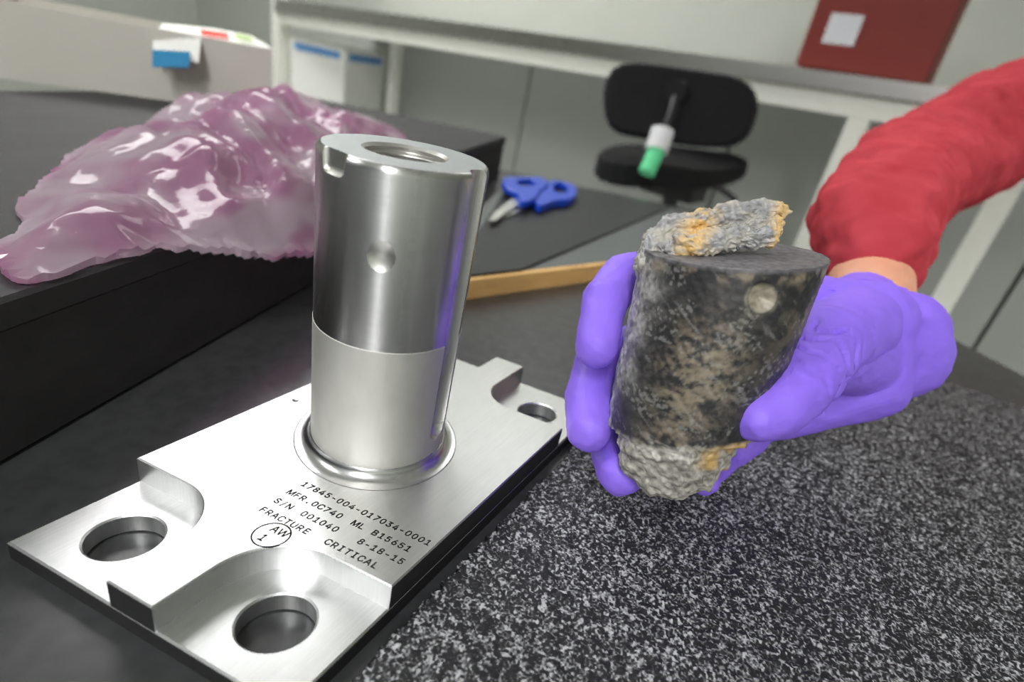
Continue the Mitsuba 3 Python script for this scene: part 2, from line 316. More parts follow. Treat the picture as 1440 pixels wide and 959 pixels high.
for key, mm, bs, lb in ((F + '__pin_shaft', up_pin, 'mat_pin_polished', 'mirror-turned upper length of the pin'), (F + '__pin_foot', low_pin, 'mat_pin_satin', 'dull satin lower length of the pin')):
    t = tm(mm); c = t.triangles_center; n = t.face_normals
    rad = np.c_[c[:, :2] - PIN, np.zeros(len(c))]; rr_ = np.linalg.norm(rad, axis=1); rad /= rr_[:, None] + 1e-12
    side = (n * rad).sum(1) > 0.992
    inkey = (near_axis(c, ga, gb) < rg + 0.0003) & ~side
    indim = (np.linalg.norm(c - dp, axis=1) < 0.0085) & ~side & (rr_ > 0.02) & ('shaft' in key)
    innot = (near_axis(c, na, nb) < 0.0086) & (c[:, 2] > ZP + HP - .012) & ~side & (np.abs(n[:, 2]) < .99) & (rr_ > RT - .007) & ('shaft' in key)
    end = (n[:, 2] > 0.98) & (c[:, 2] > ZP + HP - 1e-4)
    hole = (rr_ < rh + 0.0014) & ~end & ('shaft' in key)
    rest = ~(inkey | indim | innot | end | hole)
    m = split(face_set(t, rest), 30); put(key, m, bs, lb, smooth=True, uv=part_uv(m))
    for nm, sel, b2, l2, an in (('keyway', inkey, 'mat_cut', 'half-round keyway down the side', 30), ('dimple', indim, 'mat_cut', 'conical drilled dimple', 20), ('notch', innot, 'mat_cut', 'short notch in the rim', 30), ('end_face', end, 'mat_end', 'flat satin end face', 20), ('bore', hole, 'mat_cut', 'threaded bore', 20)):
        if sel.any(): put(key + '__' + nm, face_set(t, sel), b2, l2, smooth=an)
# stamped lettering on the plate, sub-parts of the plate
PITCHB, CH = 0.00306, 0.0029
def stamp(ch, col, a, h=CH):
    m = meshkit.text_mesh(ch, h, 0.0004, bold=True)
    c = m.vertices[:, 0]; m.vertices[:, 0] = (c - (c.min() + c.max()) / 2) * 1.02
    m.apply_translation([0.0028 + col * PITCHB, 0, 0])
    q = m.vertices.copy()
    m.vertices[:, :2] = ab(np.c_[a + q[:, 1], q[:, 0]]); m.vertices[:, 2] = ZP - 0.0003 + q[:, 2]
    return m
rows = [(-0.0490, [(0, '17845-004-017034-0001')]), (-0.0560, [(0, 'MFR.0C740'), (10.6, 'ML'), (13.7, 'B15651')]),
        (-0.0627, [(0, 'S/N'), (4.4, '001040'), (13.4, '8-18-15')]), (-0.0695, [(0, 'FRACTURE'), (10.4, 'CRITICAL')])]
for a, runs in rows:
    for c0, s in runs:
        for i, ch in enumerate(s):
            put(F + '__base_plate__letter', stamp(ch, c0 + i, a), 'mat_ink')
rc = 0.0068; cc = (-0.0765, 0.0160)
ringp = Point(cc).buffer(rc, 24).difference(Point(cc).buffer(rc - 0.0006, 24))
put(F + '__base_plate__inspection_ring', slab(ringp, ZP - 0.0003, ZP + 0.0001, 0, 0, ab), 'mat_ink')
def stamp2(ch, b, a, h):
    m = meshkit.text_mesh(ch, h, 0.0004, bold=True); c = m.vertices[:, 0]; m.vertices[:, 0] = c - (c.min() + c.max()) / 2 + b
    q = m.vertices.copy(); m.vertices[:, :2] = ab(np.c_[a + q[:, 1], q[:, 0]]); m.vertices[:, 2] = ZP - 0.0003 + q[:, 2]; return m
for ch, b, a in (('A', 0.0148, -0.0752), ('W', 0.0186, -0.0752), ('1', 0.0148, -0.0808)):
    put(F + '__base_plate__letter', stamp2(ch, b, a, 0.0033), 'mat_ink')

# ------------------------------------------------------------------ gritty mat
ZM = ZT + 0.006
e0, e1_ = on(462, 990, ZM)[:2], on(838, 596, ZM)[:2]
dirm = (e1_ - e0) / np.linalg.norm(e1_ - e0); nrm = np.array([dirm[1], -dirm[0]])
if nrm[0] < 0: nrm = -nrm
Lm, Wm, st = np.linalg.norm(on(1000, 420, ZM)[:2] - e0) + 0.02, 0.42, 0.0012
nu, nv = int(Lm / st), int(Wm / st)
uu, vv = np.meshgrid(np.linspace(0, Lm, nu), np.linspace(0, Wm, nv), indexing='ij')
mp = e0 - dirm * 0.02 + uu[..., None] * dirm + vv[..., None] * nrm
mp3 = np.concatenate([mp, np.full(mp.shape[:2] + (1,), ZM)], -1)
hn = meshkit.fbm(mp3 * [620, 620, 0], 3, seed=4) - 0.5
mp3[..., 2] += hn * 0.0022
edge = np.exp(-vv / 0.0015); mp3[..., :2] += (meshkit.noise(mp3 * [400, 400, 0], 9) - 0.5)[..., None] * nrm * 0.003 * edge[..., None]
idx = np.arange(nu * nv).reshape(nu, nv)
ff = np.vstack([np.stack([idx[:-1, :-1], idx[1:, :-1], idx[1:, 1:]], -1).reshape(-1, 3), np.stack([idx[:-1, :-1], idx[1:, 1:], idx[:-1, 1:]], -1).reshape(-1, 3)])
vs = mp3.reshape(-1, 3)
rim = np.concatenate([idx[:, 0], idx[-1, 1:], idx[-2::-1, -1], idx[0, -2:0:-1]])
low = vs[rim].copy(); low[:, 2] = ZT + 0.0003
n0 = len(vs); k = np.arange(len(rim)); k2 = (k + 1) % len(rim)
sidef = np.vstack([np.stack([rim[k], rim[k2], n0 + k2], 1), np.stack([rim[k], n0 + k2, n0 + k], 1)])
gm = trimesh.Trimesh(np.vstack([vs, low]), np.vstack([ff, sidef]), process=False)
put('grit_mat', gm, 'mat_grit', 'black speckled gritty mat at the right of the steel plate', 'mat', smooth=True)

# ------------------------------------------------------------------ black box, pink bag, carton
zb = ZT + 0.076
b1, b2 = on(252, 512, ZT)[:2], on(703, 252, ZT)[:2]
bd = (b2 - b1) / np.linalg.norm(b2 - b1); bn = np.array([-bd[1], bd[0]])
fe = on(480, 146, zb)[:2]; ft = on(712, 192, zb)[:2]
fl = ft + (fe - ft) / np.linalg.norm(fe - ft) * 0.42
q0 = b1 - bd * 0.18
bp_ = Polygon([tuple(q0), tuple(ft), tuple(fl), tuple(q0 + (fl - ft))])
put('storage_box__body', slab(rounded(bp_, 0.006), ZT + 0.0003, zb - 0.014, 0.001, 0.002), 'mat_black_box')
put('storage_box__lid', slab(rounded(bp_.buffer(0.0015), 0.006), zb - 0.0138, zb, 0.002, 0.0005), 'mat_black_box')
lab('storage_box', 'long flat black box under the pink plastic bag', 'box')

def spl(pts, n=8):
    from scipy.interpolate import splprep, splev
    p = np.array(pts + pts[:1], float); tck, _ = splprep(p.T, s=0, per=True); return np.array(splev(np.linspace(0, 1, n * len(pts) + 1)[:-1], tck)).T.tolist()
def crumple(p, k, s, seed):
    r = np.random.default_rng(seed); o = 0
    for i in range(k):
        n = r.normal(size=3); n /= np.linalg.norm(n); d = r.uniform(-1, 1)
        w = (p @ n) * s + d * 3
        o = o + np.abs((w % 2.0) - 1.0) / k
    return o
from shapely import contains_xy, points, distance as sdist
foot = Polygon(spl([tuple(on(x, y, zb)[:2]) for x, y in ((60, 405), (150, 374), (252, 350), (330, 341), (392, 330), (445, 312), (520, 262), (560, 212), (552, 186), (500, 172), (430, 166), (330, 176), (230, 186), (150, 205), (60, 270))], 8))
fb = foot.bounds; gs = 0.0032
gx, gy = np.meshgrid(np.arange(fb[0] - gs, fb[2] + gs, gs), np.arange(fb[1] - gs, fb[3] + gs, gs), indexing='ij')
g3 = np.stack([gx, gy, np.zeros_like(gx)], -1)
wob = (meshkit.fbm(g3 * 35, 3, 41) - 0.5) * 0.02
inside = contains_xy(foot, gx, gy); dist = sdist(points(gx.ravel(), gy.ravel()), foot.exterior).reshape(gx.shape) * np.where(inside, 1, -1) + wob
pk_ = on(400, 215, zb)[:2]; far = np.exp(-(((gx - pk_[0]) / 0.11) ** 2 + ((gy - pk_[1]) / 0.15) ** 2))
dome = 1 - np.exp(-np.maximum(dist, 0) / 0.03)
q = g3 + np.stack([meshkit.fbm(g3 * 9, 2, 50 + i) * 0.06 for i in range(3)], -1)
amp = 0.55 + 0.45 * far
hgt = (0.016 + 0.038 * far) + amp * ((crumple(q.reshape(-1, 3), 3, 13, 3).reshape(gx.shape) - .5) * 0.050 + (crumple(q.reshape(-1, 3), 3, 30, 5).reshape(gx.shape) - .5) * 0.040 + (crumple(q.reshape(-1, 3), 4, 80, 8).reshape(gx.shape) - .5) * 0.014)
hgt = np.maximum(hgt, 0.004) * dome + 0.0016
outl = np.where(contains_xy(bp_.buffer(0.003), gx, gy), 0, sdist(points(gx.ravel(), gy.ravel()), bp_.buffer(0.003)).reshape(gx.shape))
base_z = zb + 0.0012 - np.minimum(outl * 0.7, 0.05)
keep = (dist > 0)
d0, d1 = np.gradient(dist, gs); gl = d0 ** 2 + d1 ** 2 + 1e-9
nb_ = ~keep; near = np.zeros_like(keep)
near[1:] |= nb_[:-1]; near[:-1] |= nb_[1:]; near[:, 1:] |= nb_[:, :-1]; near[:, :-1] |= nb_[:, 1:]; near[1:, 1:] |= nb_[:-1, :-1]; near[:-1, :-1] |= nb_[1:, 1:]; near[1:, :-1] |= nb_[:-1, 1:]; near[:-1, 1:] |= nb_[1:, :-1]
mv = keep & near & (dist < 2 * gs)
gx = np.where(mv, gx - np.clip(dist / gl * d0, -gs, gs), gx); gy = np.where(mv, gy - np.clip(dist / gl * d1, -gs, gs), gy)
keep[0] = keep[-1] = False; keep[:, 0] = keep[:, -1] = False
nx, ny = gx.shape; idg = np.arange(nx * ny).reshape(nx, ny)
cell = keep[:-1, :-1] & keep[1:, :-1] & keep[1:, 1:] & keep[:-1, 1:]
qa, qb, qc, qd = idg[:-1, :-1][cell], idg[1:, :-1][cell], idg[1:, 1:][cell], idg[:-1, 1:][cell]
ft_ = np.vstack([np.stack([qa, qb, qc], 1), np.stack([qa, qc, qd], 1)]); N = nx * ny
ed = np.sort(np.vstack([ft_[:, [0, 1]], ft_[:, [1, 2]], ft_[:, [2, 0]]]), 1)
eo = np.vstack([ft_[:, [0, 1]], ft_[:, [1, 2]], ft_[:, [2, 0]]])
_, inv, cnt = np.unique(ed[:, 0] * N + ed[:, 1], return_inverse=True, return_counts=True)
bo = eo[cnt[inv] == 1]
wallf = np.vstack([np.stack([bo[:, 1], bo[:, 0], bo[:, 0] + N], 1), np.stack([bo[:, 1], bo[:, 0] + N, bo[:, 1] + N], 1)])
top_v = np.stack([gx, gy, base_z + hgt], -1).reshape(-1, 3); bot_v = np.stack([gx, gy, base_z], -1).reshape(-1, 3)
bag = trimesh.Trimesh(np.vstack([top_v, bot_v]), np.vstack([ft_, ft_[:, ::-1] + N, wallf]), process=False)
bag.remove_unreferenced_vertices()
put('plastic_bag', bag, 'mat_bag', 'crumpled translucent pink plastic bag lying on the black box', 'bag', smooth=20)

# ------------------------------------------------------------------ board, black sheet, scissors
zt2 = ZT + 0.019
w0, w1 = on(560, 405, zt2)[:2], on(908, 364, zt2)[:2]
r1 = on(1004, 305, zt2)[:2]; kb = on(944, 294, zt2)[:2]; kl = on(724, 247, zt2)[:2]
bl = w0 + (kl - w0) * 0.0
wl = on(655, 393, zt2)[:2]
wd = (w1 - wl) / np.linalg.norm(w1 - wl); w0 = wl - wd * 0.075
board = Polygon([tuple(w0), tuple(w1), tuple(r1), tuple(kb), tuple(kl)])
inner = board.buffer(-0.0005)
nin = np.array([-wd[1], wd[0]])
strip = LineString([tuple(w0 - nin * 0.0), tuple(w1)]).buffer(0.004, cap_style=2).intersection(board.buffer(0.01))
put('bench_board__panel', slab(board.difference(strip).buffer(-0.0002), ZT + 0.0004, zt2, 0.0008), 'mat_grey_laminate')
put('bench_board__edging', slab(strip, ZT + 0.0004, zt2 + 0.0003, 0.0008), 'mat_wood', 'pale wooden front edge')
lab('bench_board', 'grey board with a pale wooden edge under the scissors', 'board')
zs = zt2 + 0.003
sheet = Polygon([tuple(on(x, y, zs)[:2]) for x, y in ((735, 379), (944, 291), (724, 246), (668, 330), (655, 388))]).buffer(-0.001)
put('rubber_sheet', slab(sheet, zt2 + 0.0004, zs, 0.0006), 'mat_black_sheet', 'thin black sheet covering most of the grey board', 'sheet')
# scissors: drawn on the sheet's plane
zc = zs + 0.001
def sp(pts, z): return Polygon([tuple(on(x, y, z)[:2]) for x, y in pts])
bl1 = sp([(687, 313), (693, 303), (715, 285), (726, 279), (737, 281), (730, 290), (712, 301), (697, 313)], zc + .004)
put('scissors__blade', slab(bl1.buffer(0), zc + 0.004, zc + 0.0065, 0.0004), 'mat_blade')
bl2 = sp([(703, 310), (712, 302), (735, 286), (752, 279), (759, 283), (745, 293), (722, 303)], zc)
put('scissors__blade', slab(bl2.buffer(0), zc, zc + 0.0025, 0.0004), 'mat_blade')
h1 = Polygon(spl([(707, 252), (722, 249), (745, 249), (766, 252), (772, 258), (762, 266), (757, 274), (748, 281), (730, 281), (728, 274), (716, 266), (708, 260)]))
h1i = Polygon(spl([(727, 256), (738, 253), (751, 255), (753, 258), (741, 261), (731, 260)]))
h2 = Polygon(spl([(752, 281), (762, 268), (769, 257), (781, 254), (798, 257), (811, 265), (811, 273), (802, 280), (783, 282), (768, 287), (757, 288)]))
h2i = Polygon(spl([(779, 264), (785, 257), (796, 260), (799, 266), (793, 270), (783, 270)]))
def pixpoly(p, z):
    f = lambda r: [tuple(on(x, y, z)[:2]) for x, y in np.array(r.coords)[:-1]]
    return Polygon(f(p.exterior), [f(i) for i in p.interiors])
put('scissors__handle', slab(pixpoly(h1.buffer(0).difference(h1i.buffer(0)), zc + .016), zc + 0.0068, zc + 0.016, 0.0015, 0.0015), 'mat_blue_plastic', 'blue handle loop')
put('scissors__handle', slab(pixpoly(h2.buffer(0).difference(h2i.buffer(0)), zc + .012), zc + 0.0005, zc + 0.012, 0.0015, 0.0015), 'mat_blue_plastic', 'blue handle loop')
scr = trimesh.creation.cylinder(0.004, 0.003, sections=24); scr.apply_translation(on(737, 283, zc + .007) + UP * 0.001)
put('scissors__screw', scr, 'mat_blade')
lab('scissors', 'blue handled steel scissors lying open on the black sheet', 'scissors')

# ------------------------------------------------------------------ lab bench along the back wall
FD = E2
def onf(x, y, back=0.0):         # photo point on the bench's upright front plane (or a plane 'back' metres behind it)
    r = ray(x, y); p0 = ORG + E2 * back; t = ((p0 - EYE) @ E2) / (r @ E2); return EYE + r * t
def band(pts, back0, depth, key, bs, **kw):      # four front corners extruded towards the wall
    f = np.array([onf(*q, back0) for q in pts]); b = f + E2 * depth
    return put(key, trimesh.convex.convex_hull(np.vstack([f, b])), bs, **kw)
band([(386, -2), (1460, 140), (1460, 168), (386, 17)], -0.02, 0.74, 'lab_bench__worktop', 'mat_steel_sheet', label='brushed stainless worktop edge')
band([(386, 12), (1460, 172), (1460, 208), (386, 32)], 0.0, 0.05, 'lab_bench__rail', 'mat_white_paint')
def post(x, y, w, top, back, key='lab_bench__leg'):
    p = onf(x, y, back); 
    return put(key, obox([p[0], p[1], top / 2], E1, E2, UP, w / 2, w / 2, top / 2), 'mat_white_paint')
ztop = onf(386, 20)[2]
post(394, 80, 0.065, 1.35, 0.03)
post(1196, 200, 0.055, onf(1196, 150)[2], 0.03)
post(555, 100, 0.05, onf(555, 60)[2], 0.45)
post(1420, 260, 0.055, onf(1420, 190)[2], 0.03)
lab('lab_bench', 'white framed lab bench with a stainless worktop along the wall', 'bench')
# wall panels under the bench
zp1 = 1.0
pu0 = -0.3; pu1 = 4.4
cuts = [pu0]
for x, y in ((740, 140),):
    p = onf(x, y, 0.70); cuts.append(float((p - ORG) @ E1))
pw = 1.15
while cuts[-1] + pw < pu1: cuts.append(cuts[-1] + pw)
cuts.append(pu1)
for a, b in zip(cuts[:-1], cuts[1:]):
    put('wall_back__panel', obox(rm((a + b) / 2, 0.72, 0.5), E1, E2, UP, (b - a) / 2 - 0.008, 0.02, 0.48), 'mat_panel')

# cartons under the bench, red box on the bench
cx = onf(482, 110, 0.10); zc0 = onf(482, 62, 0.1)[2]
def carton(name, corner, w, dpt, h, z0):
    pass
ca = np.radians(38); c1 = np.array([0.968, -0.252, 0]); c2 = np.array([0.252, 0.968, 0])
corner = onf(484, 110, 0.16)
wl_, wr_ = 0.36, 0.40
cm = corner - (-c1) * 0
zt_ = onf(484, 70, 0.16)[2]
cn = np.array([corner[0], corner[1], 0])
ctr = cn - c1 * wl_ / 2 + c2 * wr_ / 2
put('paper_carton__body', obox(ctr + UP * (zt_ / 2 + 0.15), c1, c2, UP, wl_ / 2, wr_ / 2, zt_ / 2 - 0.15, 0.004), 'mat_carton_white')
put('paper_carton__lid', obox(ctr + UP * (zt_ - 0.03), c1, c2, UP, wl_ / 2 + .004, wr_ / 2 + .004, 0.034, 0.004), 'mat_carton_white')
put('paper_carton__blue_band', obox(ctr - c2 * (wr_ / 2 + 0.0045) + UP * (zt_ - 0.035), c1, c2, UP, wl_ / 2 - 0.03, 0.001, 0.018), 'mat_print_sky', 'blue printed band')
put('paper_carton__blue_band', obox(ctr + c1 * (wl_ / 2 + 0.0045) + UP * (zt_ - 0.035), c1, c2, UP, 0.001, wr_ / 2 - 0.03, 0.018), 'mat_print_sky', 'blue printed band')
lab('paper_carton', 'white carton with a blue printed band under the bench', 'carton')
put('lab_bench__shelf', obox(ctr + UP * 0.28, E1, E2, UP, 0.40, 0.24, 0.012), 'mat_panel', 'grey shelf')
for s in (-1, 1):
    pass
rb0, rb1 = onf(1118, 92, 0.12), onf(1300, 118, 0.12)
hb = 0.30; rw = np.linalg.norm((rb1 - rb0) * [1, 1, 0])
rc_ = (rb0 + rb1) / 2; zr = rb0[2]
rdir = (rb1 - rb0) / np.linalg.norm(rb1 - rb0)
rup = np.cross(rdir, E2); rup = rup if rup[2] > 0 else -rup
put('file_box__body', obox(rc_ + rup * (hb / 2 + 0.001) + E2 * 0.12, rdir, E2, rup, rw / 2, 0.12, hb / 2, 0.004), 'mat_red_box')
lc = onf(1185, 42, 0.12)
put('file_box__label', obox(lc - E2 * 0.001, rdir, E2, rup, 0.045, 0.0012, 0.04), 'mat_label', 'white paper label')
lab('file_box', 'dark red box with a white label standing on the bench', 'box')

# ------------------------------------------------------------------ chair seen from behind
dch = 1.45
def hullpoly(pix, d, thick, dirb, r):           # rounded slab from a photo outline, given real thickness
    pts = [at(x, y, d) for x, y in pix]
    return tm(lumps([(p, r) for p in pts] + [(p + dirb * thick, r) for p in pts]))
bpts = spl([(866, 104), (900, 98), (950, 104), (1000, 112), (1040, 122), (1052, 140), (1048, 172), (1036, 192), (1000, 200), (950, 195), (900, 186), (864, 174), (857, 150), (858, 120)], 3)
back = hullpoly(bpts, dch, 0.035, E2, 0.014)
put('office_chair__backrest', back, 'mat_chair_fabric', smooth=40)
spts = spl([(848, 222), (862, 206), (900, 202), (950, 206), (1000, 216), (1040, 228), (1050, 240), (1030, 254), (980, 258), (920, 250), (870, 240)], 3)
spts = [(x, 204 + (y - 202) * 0.60) for x, y in spts]
zse = at(945, 222, dch + 0.22)[2]
sv = []
for x, y in spts:
    p = on(x, y, zse); sv.append((p - UP * .012, 0.012)); sv.append((p - UP * 0.045, 0.012))
seat = tm(lumps(sv)); scn = seat.vertices.mean(0)
put('office_chair__seat', seat, 'mat_chair_fabric', smooth=40)
kp = at(955, 132, dch - 0.01)
put('office_chair__back_post', tube([kp - E2 * .012, at(945, 165, dch - 0.035), at(925, 205, dch - 0.035), at(915, 248, dch + 0.0), at(918, 262, dch + 0.10), scn - UP * 0.055], 0.016, 12), 'mat_chair_plastic', smooth=40)
kn = trimesh.creation.cylinder(0.032, 0.03, sections=32); kn.apply_transform(trimesh.geometry.align_vectors([0, 0, 1], E2)); kn.apply_translation(kp - E2 * 0.02)
put('office_chair__back_knob', kn, 'mat_chair_plastic', smooth=40)
col0 = scn - UP * 0.05
put('office_chair__mechanism', obox(col0 - UP * 0.02, E1, E2, UP, 0.09, 0.07, 0.03, 0.008), 'mat_chair_plastic', smooth=40)
put('office_chair__column', tube([[col0[0], col0[1], 0.10], [col0[0], col0[1], col0[2] - 0.03]], 0.025, 20), 'mat_chair_plastic', smooth=40)
put('office_chair__lever', tube([at(1005, 262, dch + .2), at(1022, 272, dch + .2), at(1034, 282, dch + .18)], 0.009, 10), 'mat_chair_plastic', smooth=40)
put('office_chair__lever_arm', tube([col0 - UP * 0.02, at(1005, 262, dch + .2)], 0.007, 10), 'mat_chair_plastic', smooth=40)
for i in range(5):
    t = i * 2 * math.pi / 5 + 0.4; e = np.array([col0[0] + 0.28 * math.cos(t), col0[1] + 0.28 * math.sin(t), 0.075])
    lg = put('office_chair__base_leg', tube([[col0[0], col0[1], 0.12], e], [0.028, 0.018], 10), 'mat_chair_plastic', smooth=40)
    w_ = trimesh.creation.cylinder(0.028, 0.02, sections=24); w_.apply_transform(trimesh.geometry.align_vectors([0, 0, 1], [-math.sin(t), math.cos(t), 0])); w_.apply_translation([e[0], e[1], 0.0285])
    put(lg + '__caster', w_, 'mat_chair_plastic', smooth=40)
ring = trimesh.creation.torus(0.2, 0.01); ring.apply_translation([col0[0], col0[1], 0.3])
lab('office_chair', 'black office chair seen from behind in front of the bench', 'chair')
ta, tb, tc_ = at(932, 184, dch - 0.14), at(923, 213, dch - 0.14), at(909, 244, dch - 0.14)
put('hanging_tag__cap', tube([ta, tb], 0.027, 20), 'mat_white_plastic', 'white cap', smooth=40)
put('hanging_tag__tube', tube([tb, tc_], 0.020, 20), 'mat_green', 'green tube', smooth=40)
lab('hanging_tag', 'white and green tube hanging from the post of the black chair', 'tag')

# ------------------------------------------------------------------ white carton with an open flap, standing on the black box
cd = 0.72
ck = at(383, 70, cd); cz = ck[2]
cr = np.array([at(383, 70, cd)[0], at(383, 70, cd)[1]]); cl = at(290, 53, cd - 0.02)
cdir = np.array([*(at(300, 56, cd - 0.03) - ck)[:2], 0]); cdir /= np.linalg.norm(cdir); cback = np.array([-cdir[1], cdir[0], 0])
if cback[1] < 0: cback = -cback
cw, cdp = 0.30, 0.18
ch_ = cz - zb - 0.001
cc_ = np.array([ck[0], ck[1], 0]) + cdir * cw / 2 + cback * cdp / 2
thk = 0.003
outer = Polygon([(-cw / 2, -cdp / 2), (cw / 2, -cdp / 2), (cw / 2, cdp / 2), (-cw / 2, cdp / 2)])
shell = slab(outer.difference(outer.buffer(-thk, join_style=2)), 0, ch_, 0.0003)
shell = cat(shell, slab(outer, 0, 0.003, 0))
M4 = np.eye(4); M4[:3, 0], M4[:3, 1], M4[:3, 2], M4[:3, 3] = cdir, cback, UP, cc_ + UP * (zb + 0.001)
shell.apply_transform(M4)
put('glove_carton__body', shell, 'mat_carton')
def flap(pix, ds, key, bs, lb=None, th=0.002, off=0.0):
    p = np.array([at(x, y, d) for (x, y), d in zip(pix, ds)]) ; n = np.cross(p[1] - p[0], p[2] - p[0]); n /= np.linalg.norm(n)
    if n @ (EYE - p[0]) < 0: n = -n
    p = p + n * off
    put(key, trimesh.convex.convex_hull(np.vstack([p, p - n * th])), bs, lb)
flap([(383, 69), (352, 50), (300, 40), (230, 33), (210, 52), (290, 58)], [cd, .74, .74, .74, .70, .69], 'glove_carton__flap', 'mat_carton_white', 'white printed flap')
flap([(283, 46), (320, 51), (322, 57), (284, 53)], [.705, .715, .71, .70], 'glove_carton__print', 'mat_print_red', 'red print', 0.001, 0.004)
flap([(330, 52), (353, 56), (356, 62), (333, 58)], [.71, .715, .71, .705], 'glove_carton__print', 'mat_print_green', 'green print', 0.001, 0.004)
flap([(215, 46), (283, 50), (279, 88), (215, 84)], [.67, .685, .675, .66], 'glove_carton__side_flap', 'mat_carton_white', 'white side flap')
flap([(215, 72), (268, 75), (266, 97), (215, 96)], [.655, .668, .662, .65], 'glove_carton__print', 'mat_print_blue', 'blue print', 0.001, 0.002)
lab('glove_carton', 'pale carton with a white flap behind the pink bag', 'carton')

# ------------------------------------------------------------------ broken pin
AXT, AXB = at(1030, 352, 0.240), at(955, 600, 0.258)
ax = (AXB - AXT) / np.linalg.norm(AXB - AXT); L = np.linalg.norm(at(925, 690, 0.262) - AXT) + 0.01
vw = EYE - AXT; vw -= ax * (vw @ ax); vw /= np.linalg.norm(vw); sd = np.cross(ax, vw)
if sd @ RIGHT < 0: sd = -sd
def cyl(t, r, ang): return AXT + ax * t + r * (math.cos(ang) * vw + math.sin(ang) * sd)
R0, R1 = 0.0372, 0.0292
rings_ = []
pf = [(0, -0.03), (R0 + .0012, -0.03), (R0, 0.0), (R0 - (R0 - R1) * .36, L * .5), (R1, L), (0, L)]
cy = man(trimesh.creation.revolve(np.array(pf)[::-1], sections=120))
if cy.volume() < 0: cy = man(trimesh.creation.revolve(np.array(pf), sections=120))
M3 = np.eye(4); M3[:3, 0], M3[:3, 1], M3[:3, 2], M3[:3, 3] = vw, np.cross(ax, vw), ax, AXT
cy = cy.transform(M3[:3])
# fracture at the lower end: a slanted plane seen by the viewer
P1, P2, P3 = at(868, 604, 0.252), at(1038, 598, 0.252), at(962, 642, 0.222)
nf = np.cross(P2 - P1, P3 - P1); nf /= np.linalg.norm(nf)
if nf @ ax > 0: nf = -nf
cy = cy.trim_by_plane(nf.tolist(), float(nf @ P1))
T1, T2, T3 = at(1152, 354, .245), at(912, 346, .250), at(1035, 373, .2125)
nt = np.cross(T2 - T1, T3 - T1); nt /= np.linalg.norm(nt)
if nt @ ax < 0: nt = -nt
cy = cy.trim_by_plane(nt.tolist(), float(nt @ T1))
dimq = at(1073, 420, 0.2)
tt = tm(cy); hit = tt.ray.intersects_location([EYE], [ray(1073, 420) / np.linalg.norm(ray(1073, 420))], multiple_hits=True)[0]
hp = hit[np.argmin(np.linalg.norm(hit - EYE, axis=1))]
hn_ = hp - AXT; hn_ -= ax * (hn_ @ ax); hn_ /= np.linalg.norm(hn_)
cy = cy - cone_cut(hp, hn_, 0.0066, 0.0034)
# torn lip along the back of the upper face
lipc = [((908, 372), .243, .0045), ((922, 345), .246, .006), ((945, 324), .246, .0065), ((968, 318), .244, .006), ((1000, 312), .243, .0062), ((1035, 305), .242, .0062), ((1068, 299), .241, .0055), ((1092, 298), .241, .0042)]
lip = chain([(at(x, y, d), r) for (x, y), d, r in lipc])
bits = [((962, 344), .232, .0046), ((985, 345), .230, .0050), ((1010, 338), .230, .0048), ((1040, 334), .231, .0040), ((1062, 338), .230, .0040), ((1084, 334), .230, .0036), ((1092, 312), .236, .003), ((948, 350), .237, .005)]
lip2 = chain([(at(x, y, d), r) for (x, y), d, r in bits])
stub = lumps([(at(890, 622, .252), .007), (at(900, 650, .250), .009), (at(925, 668, .246), .009), (at(948, 674, .243), .009), (at(975, 662, .243), .009), (at(1000, 640, .245), .008), (at(1022, 612, .248), .006), (at(955, 632, .238), .012), (at(920, 620, .242), .012), (at(990, 618, .242), .012), (at(950, 610, .27), .02)])
shoulder = lumps([(at(912, 374, .250), .006), (at(928, 345, .250), .0075), (at(962, 330, .247), .0075), (at(985, 350, .238), .005), (at(945, 372, .236), .005)])
cy = cy + stub
body = tm(cy.refine_to_length(0.0008)); lipm = tm((lip + lip2 + shoulder).refine_to_length(0.0008))
def local(v):
    d = v - AXT; t = d @ ax; a = np.arctan2(d @ sd, d @ vw); r = np.linalg.norm(d - t[:, None] * ax, axis=1); return t, a, r
def rough(mesh, amp_fn, seed):
    mesh.merge_vertices(); v = np.array(mesh.vertices); n = np.array(mesh.vertex_normals)
    h = (meshkit.fbm(v * 260, 4, seed) - 0.5) * 2
    mesh.vertices = v + n * (h * amp_fn(v))[:, None]; return mesh
def fract(v): return (v - P1) @ nf               # distance above the lower fracture
def sstep(a, b, x): t = np.clip((x - a) / (b - a), 0, 1); return t * t * (3 - 2 * t)
body = rough(body, lambda v: 0.00035 + 0.0024 * (1 - sstep(-0.002, 0.005, fract(v))) + 0.0006 * sstep(-.6, -1.3, local(v)[1]), 2)
lipm = rough(lipm, lambda v: np.full(len(v), 0.0030), 5)
lipm.vertices = lipm.vertices + lipm.vertex_normals * ((meshkit.fbm(np.array(lipm.vertices) * 900, 3, 6) - .5) * .0022)[:, None]
